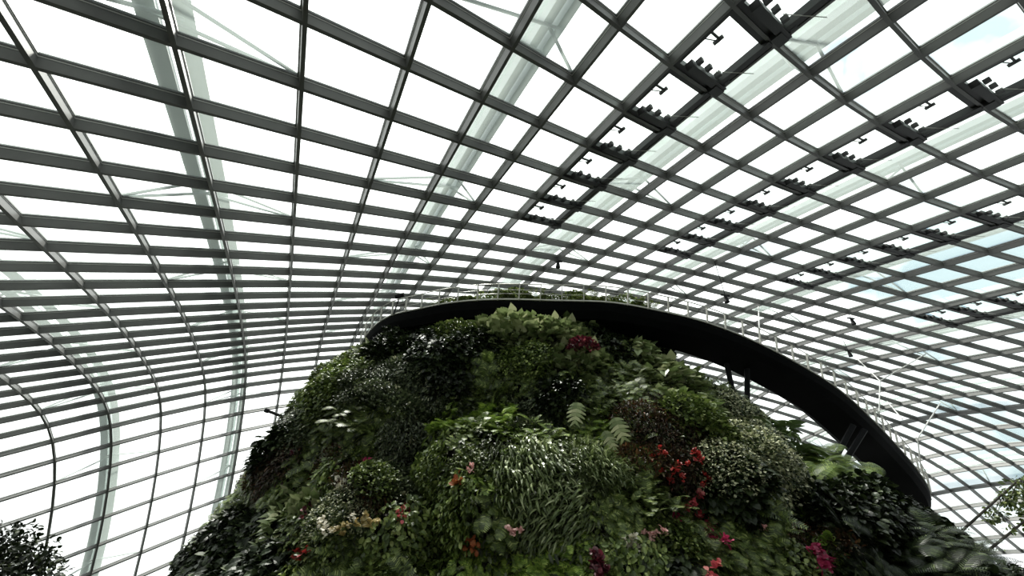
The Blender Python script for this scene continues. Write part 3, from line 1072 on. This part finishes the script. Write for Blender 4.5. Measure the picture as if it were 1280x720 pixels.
def flower_plant(spots_, mat, label, name='flowering_plant', r=.16, foliage='M', petals=12, fs=.6, cat='flower', out=1.15):
    """a plant with its blooms; every bloom is a part of its own"""
    q = [(spot(a, b), rr) for a, b, rr in spots_]
    q = [(s, rr) for s, rr in q if s is not None]
    if not q: print('miss', label); return
    c = sum(s[0] for s, _ in q) / len(q); N_ = norm(sum(s[1] for s, _ in q))
    root = empty(name, c); tag(root, label, cat)
    inv = Matrix.Translation(-Vector(c))
    me = SPEC[foliage]['var'][0][0][1]
    f = bpy.data.objects.new('foliage', me); col.objects.link(f); f.parent = root
    upv = norm(np.array([0, 0, 1.0]) - N_ * N_[2]); X = np.cross(upv, N_)
    f.matrix_local = Matrix([[X[k] * fs, upv[k] * fs, N_[k] * fs, 0] for k in range(3)] + [[0, 0, 0, 1]])
    for s, rr in q:
        rr = rr * .8
        v = norm(CAM - s[0])
        p = s[0] + v * out + np.random.default_rng(3).normal(0, .02, 3)
        mb = MB(); n = petals
        dd = norm(rnd(n, .8) + np.array([0, -.4, .5])); pp = np.tile(p, (n, 1)) + rnd(n, rr * .35)
        leaves(mb, LAN_W, pp, dd, np.array([0, -.3, 1]) + rnd(n, .4), Rg.uniform(.8, 1.3, n) * rr, .4, 0, 1.4)
        o = mb.build('bloom', M[mat]); o.parent = root; o.matrix_parent_inverse = inv
        mb = MB(); mb.tube([s[0], (s[0] + p) / 2 - np.array([0, 0, .05]), p], .008, 4)
        o = mb.build('flower_stalk', M['stem']); o.parent = root; o.matrix_parent_inverse = inv


flower_plant([(873, 620, .17), (864, 631, .16), (854, 637, .17), (872, 645, .22), (862, 628, .1)], 'pink', 'upper spray of coral pink flowers low on the right of the mound', petals=16)
flower_plant([(884, 657, .2), (874, 665, .24), (888, 672, .26), (904, 677, .18), (845, 648, .14)], 'magenta', 'cluster of deep pink flowers just under the coral pink spray', petals=18)
flower_plant([(892, 706, .2), (885, 717, .18)], 'pink', 'pair of pink flowers at the bottom edge below the deep pink cluster')
flower_plant([(985, 657, .17), (1004, 660, .2), (982, 668, .13), (997, 668, .14), (1000, 676, .14)], 'redp', 'rosy red flowers left of the large dark plants on the right', petals=16)
flower_plant([(1015, 685, .18), (1022, 692, .18), (1032, 703, .22), (1026, 708, .2), (1012, 690, .15)], 'magenta', 'magenta flowers trailing down near the bottom right of the mound', petals=18)
flower_plant([(868, 570, .2), (872, 574, .18), (866, 564, .14), (858, 580, .14)], 'redp', 'scarlet flowers beside the russet shrubs, left of the cream bush', foliage='U')
flower_plant([(822, 564, .18), (828, 568, .14), (815, 572, .13)], 'redp', 'red flowers on the left of the russet shrubs', foliage='U')
flower_plant([(1002, 587, .16), (1010, 588, .16), (1006, 591, .12)], 'orange', 'small orange flowers at the right tip of the cream bush')
flower_plant([(920, 482, .16), (928, 488, .2), (936, 484, .2), (944, 490, .2), (924, 495, .16), (950, 496, .16), (940, 500, .14)], 'palepink', 'bush of dusty pink flowers on the ridge beneath the walkway props', petals=20, r=.2)
flower_plant([(427, 608, .30)], 'whitep', 'single large pale blush flower on the left flank of the mound', petals=26)
flower_plant([(403, 649, .15), (400, 655, .14), (404, 663, .17), (440, 646, .14), (412, 664, .12)], 'whitep', 'cream flowers at the left of the yellow-leaved patch', petals=16)
flower_plant([(456, 649, .2), (420, 661, .16), (432, 657, .16), (444, 656, .16), (460, 655, .18), (426, 668, .14), (470, 652, .12)], 'yellow', 'patch of yellow and cream blooms low on the left flank', petals=16, foliage='V')
flower_plant([(455, 578, .17), (462, 576, .15), (448, 583, .12)], 'magenta', 'deep pink flowers high on the left flank above the blush flower')
flower_plant([(336, 548, .22), (333, 553, .18)], 'magenta', 'pink flower on the left outline of the mound near the spotlight arm')
flower_plant([(372, 690, .2), (380, 692, .18), (362, 690, .15), (374, 700, .14)], 'redp', 'crimson flowers near the bottom of the left flank')
flower_plant([(294, 705, .15), (290, 700, .13), (299, 710, .13)], 'magenta', 'small crimson flowers at the lower left corner of the mound')
flower_plant([(312, 676, .16), (318, 672, .12)], 'red', 'dark red flowers above the small crimson flowers at lower left')
flower_plant([(500, 641, .18), (510, 636, .2), (514, 640, .16), (501, 651, .16)], 'pink', 'coral flowers right of the yellow and cream patch', petals=14)
flower_plant([(584, 683, .22), (590, 686, .2), (587, 676, .16)], 'orange', 'orange red flower cluster near the bottom, left of centre')
flower_plant([(545, 613, .15), (553, 618, .17), (549, 609, .12)], 'palepink', 'pale coral flowers left of the bright fern in the middle')
flower_plant([(568, 601, .2), (572, 603, .13)], 'orange', 'orange flower above the pale coral flowers')
flower_plant([(588, 583, .12), (586, 588, .12)], 'palepink', 'small pink flowers left of the drooping strap-leaf plant')
flower_plant([(727, 564, .18), (724, 567, .12)], 'magenta', 'single crimson flower under the large split leaf')
flower_plant([(779, 676, .15), (786, 678, .17), (789, 671, .14), (795, 687, .16), (782, 683, .12)], 'whitep', 'white flowers near the bottom, right of centre', petals=14)
flower_plant([(804, 668, .14), (812, 670, .14), (818, 668, .12), (827, 666, .15)], 'palepink', 'row of little pink flowers right of the white flowers', petals=12)
flower_plant([(746, 700, .2), (744, 710, .22), (752, 714, .2), (741, 692, .15)], 'red', 'dark red stemmed plant at the bottom right of centre', petals=26)
flower_plant([(1067, 665, .24), (1076, 676, .22)], 'whitep', 'pair of pale curved leaves on the dark lower right slope', petals=3)
flower_plant([(1030, 677, .3), (1000, 646, .26)], 'bright', 'small yellow-green tuft among the dark plants at lower right', petals=22, cat='plant')

flower_plant([(842, 588, .16), (850, 596, .14), (836, 600, .14), (826, 590, .12), (846, 580, .12)], 'redp', 'loose red flowers below the scarlet ones among the russet shrubs', foliage='U')
flower_plant([(884, 600, .13), (876, 606, .12), (880, 594, .12)], 'redp', 'few red flowers at the left edge of the cream bush', foliage='U')
flower_plant([(380, 640, .14), (386, 632, .12), (376, 648, .12)], 'red', 'dark red flower tips left of the cream flowers')
flower_plant([(960, 650, .12), (952, 660, .12), (966, 662, .12), (972, 652, .12)], 'palepink', 'scattered dusty pink flowers left of the rosy red flowers')
flower_plant([(640, 668, .14), (648, 664, .12), (634, 662, .12)], 'palepink', 'pale coral flowers near the bottom centre above the bright ferns')
flower_plant([(356, 560, .12), (364, 566, .12), (352, 572, .12)], 'red', 'dark red leaf tips on the left outline below the spotlight arm')

# ------------------------------------------------------------------ shrubs in the planter along the walkway's inner rail
ks = [k for k in range(len(W)) if -7.5 < W[k][0] < 10.5 and W[k][1] < 24.5]
mb = MB(); o_ = -DW + .35
mb.sweep(W[ks], OUT[ks], UP[ks], [(o_ - .35, 0), (o_ + .35, 0), (o_ + .35, 1.1), (o_ - .35, 1.1)])
wpart(mb, 'planter_trough', M['deck'])
s0 = [arc[k] for k in range(len(W)) if -6.5 < W[k][0] < 9.5 and W[k][1] < 24]
for k, s in enumerate(np.linspace(min(s0), max(s0), 13)):
    p, ou, tt = on_walk(s, -DW + .35, 1.35)
    place('M' if k % 3 else 'F', p, norm(np.array([0, 0, 1.0]) - ou * .25 + rnd(1, .1)[0]), random.uniform(.85, 1.15), random.random() * 6,
          'low shrub in the planter behind the railing of the walkway', 'shrubs behind the walkway railing', name='planter_shrub')

# ------------------------------------------------------------------ trees
def at(px, py, dep):
    d = ray(px, py); return CAM + d * dep / d[1]


def tree(name, label, cat, trunk, r0, canopy, nleaf, leaf, mat, tpl, cat2=None):
    root = empty(name, trunk[0]); tag(root, label, cat); inv = Matrix.Translation(-Vector(trunk[0]))
    mb = MB(); mb.tube(trunk, r0, 8, r2=r0 * .5)
    o = mb.build('trunk', M['bark'], None, True); o.parent = root; o.matrix_parent_inverse = inv
    top = np.array(trunk[-1])
    P_, D_ = [], []
    for c, r in canopy:
        mb = MB(); c = np.array(c)
        mb.tube([top, (top + c) / 2 + rnd(1, .1)[0], c], r0 * .35, 5, r2=r0 * .1)
        o = mb.build('branch', M['bark'], None, True); o.parent = root; o.matrix_parent_inverse = inv
        m = int(nleaf * r ** 2); u_ = norm(rnd(m)); q = c + u_ * r * Rg.random((m, 1)) ** .5 * [1, 1, .75]
        P_.append(q); D_.append(u_ + [0, 0, -.3] + rnd(m, .4))
    P_ = np.concatenate(P_); D_ = np.concatenate(D_)
    mb = MB(); leaves(mb, tpl, P_, D_, np.array([0, 0, 1]) + rnd(len(P_), .5), Rg.uniform(*leaf, len(P_)), .5)
    o = mb.build('foliage', M[mat]); o.parent = root; o.matrix_parent_inverse = inv


b = at(25, 712, 13.0)
can = [(at(10, 700, 13), .55), (at(40, 705, 13), .55), (at(20, 678, 13.2), .5), (at(45, 690, 12.8), .45), (at(0, 672, 13.3), .5), (at(55, 722, 12.8), .5),
       (at(22, 730, 12.5), .8), (at(-20, 700, 13), .8), (at(58, 700, 13), .25), (at(28, 662, 13.2), .28)]
tree('small_tree', 'dark small-leaved tree top at the lower left corner in front of the glass', 'tree', [(b[0] - .2, b[1] + .1, 0), (b[0] - .1, b[1], b[2] * .5), b - np.array([0, 0, .9])], .12, can, 620, (.09, .17), 'dark', LAN_W)

for (a0, a1, dp, cn, lab) in (((1193, 672), (1275, 598), 23, [((1262, 625), .6), ((1280, 612), .9), ((1246, 640), .45), ((1290, 640), .6), ((1238, 648), .3)],
                               'leaning dark-stemmed tree with sparse leaves, left one at the right edge'),
                              ((1233, 690), (1295, 640), 22.5, [((1262, 662), .22), ((1287, 648), .5), ((1300, 660), .6)],
                               'leaning dark-stemmed tree, lower one at the very right edge')):
    b = at(*a0, dp); t = at(*a1, dp)
    d = t - b
    tree('leaning_tree', lab, 'tree', [b - d * .8 - np.array([0, 0, .5]), b, t], .09, [(at(*c, dp), r) for c, r in cn], 330, (.16, .30), 'fern', LAN_W)

# ------------------------------------------------------------------ lamps, arms and cables
def rod(name, pts_, r, m, label, cat, group=None):
    mb = MB(); mb.tube(pts_, r, 6); o = mb.build(name, m)
    return tag(o, label, cat, group)


a_, b_ = at(333, 513, 25), at(362, 524, 25)
root = empty('spotlight_arm', b_); tag(root, 'short dark arm sticking out of the left outline of the mound', 'lamp arm'); inv = Matrix.Translation(-Vector(b_))
mb = MB(); mb.tube([a_, b_ + (b_ - a_) * .8], .09, 8); o = mb.build('arm', M['strut']); o.parent = root; o.matrix_parent_inverse = inv
mb = MB(); mb.tube([a_ - (b_ - a_) * .04, a_ + (b_ - a_) * .08], .14, 10); o = mb.build('end_cap', M['strut']); o.parent = root; o.matrix_parent_inverse = inv


def roof_at(px, py):
    """the point of the roof's inner face met by a sight line"""
    best = None
    ii, jj = np.meshgrid(np.linspace(0, 31, 156), np.linspace(-6, 26, 161), indexing='ij')
    Q = shell(ii.ravel(), jj.ravel()); u_, v_ = proj(Q)
    return Q[np.argmin((u_ - px) ** 2 + (v_ - py) ** 2)]


def pendant(px, py0, py1, label):
    top = roof_at(px, py0); low = np.array(top)
    for _ in range(400):
        low = low - np.array([0, 0, .03])
        if proj(low)[1] > py1: break
    root = empty('pendant_spotlight', low); tag(root, label, 'lamp', 'spotlights hanging from the roof'); inv = Matrix.Translation(-Vector(low))
    mb = MB(); mb.tube([top, low], .025, 5); o = mb.build('cable', M['strut']); o.parent = root; o.matrix_parent_inverse = inv
    mb = MB(); mb.tube([low + [0, 0, .45], low + [0, 0, .2], low + [0, 0, -.1]], .09, 8, r2=.17); o = mb.build('lamp_head', M['strut']); o.parent = root; o.matrix_parent_inverse = inv
    mb = MB(); mb.box(low + [0, 0, .5], (.3, 0, 0), (0, .05, 0), (0, 0, .05)); o = mb.build('bracket', M['strut']); o.parent = root; o.matrix_parent_inverse = inv


pendant(894, 326, 376, 'dark spotlight hanging on a long cable above the crest of the walkway')
pendant(1055, 427, 444, 'dark spotlight hanging on a short cable above the right bend of the walkway')
pendant(1060, 393, 404, 'small dark spotlight just under the roof above the right bend')
pendant(697, 326, 333, 'small dark spotlight under the roof above the middle of the walkway')

hub = at(1100, 476, 27)
cable = [([hub, at(1099, 515, 25.0)], 'white hanger cable dropping to the right bend of the walkway'),
         ([hub, roof_at(1070, 450)], 'left branch of the forked white cable above the walkway bend'),
         ([hub, roof_at(1156, 441)], 'right branch of the forked white cable above the walkway bend'),
         ([roof_at(1110, 500), at(1128, 524, 27)], 'short slanting white cable just right of the walkway bend'),
         ([roof_at(1176, 504), at(1147, 548, 30)], 'slanting white cable at the right of the walkway end'),
         ([at(1147, 548, 30), at(1152, 592, 31.5)], 'lower white cable dropping to the end of the walkway'),
         ([roof_at(948, 385), at(949, 411, 20.8)], 'white hanger cable behind the railing above the props')]
for q, lab in cable:
    rod('suspension_cable', q, .045, M['white_steel'], lab, 'cable', 'suspension cables of the walkway')
for a, b, c, e, lab in ((476, 377, 480, 395, 'dark spotlight on a stand at the left end of the walkway railing'),):
    s = min(arc[:-1], key=lambda t: abs(proj(on_walk(t)[0])[0] - 493) + (100 if on_walk(t)[0][1] > 26 else 0))
    p, ou, tt = on_walk(s, .1, 0)
    root = empty('rail_spotlight', p); tag(root, lab, 'lamp'); inv = Matrix.Translation(-Vector(p))
    mb = MB(); mb.tube([p, p + [0, 0, 1.5]], .05, 6); o = mb.build('stand', M['strut']); o.parent = root; o.matrix_parent_inverse = inv
    mb = MB(); mb.tube([p + [-.3, 0, 1.45], p + [.3, -.1, 1.65]], .16, 8); o = mb.build('lamp_head', M['strut']); o.parent = root; o.matrix_parent_inverse = inv
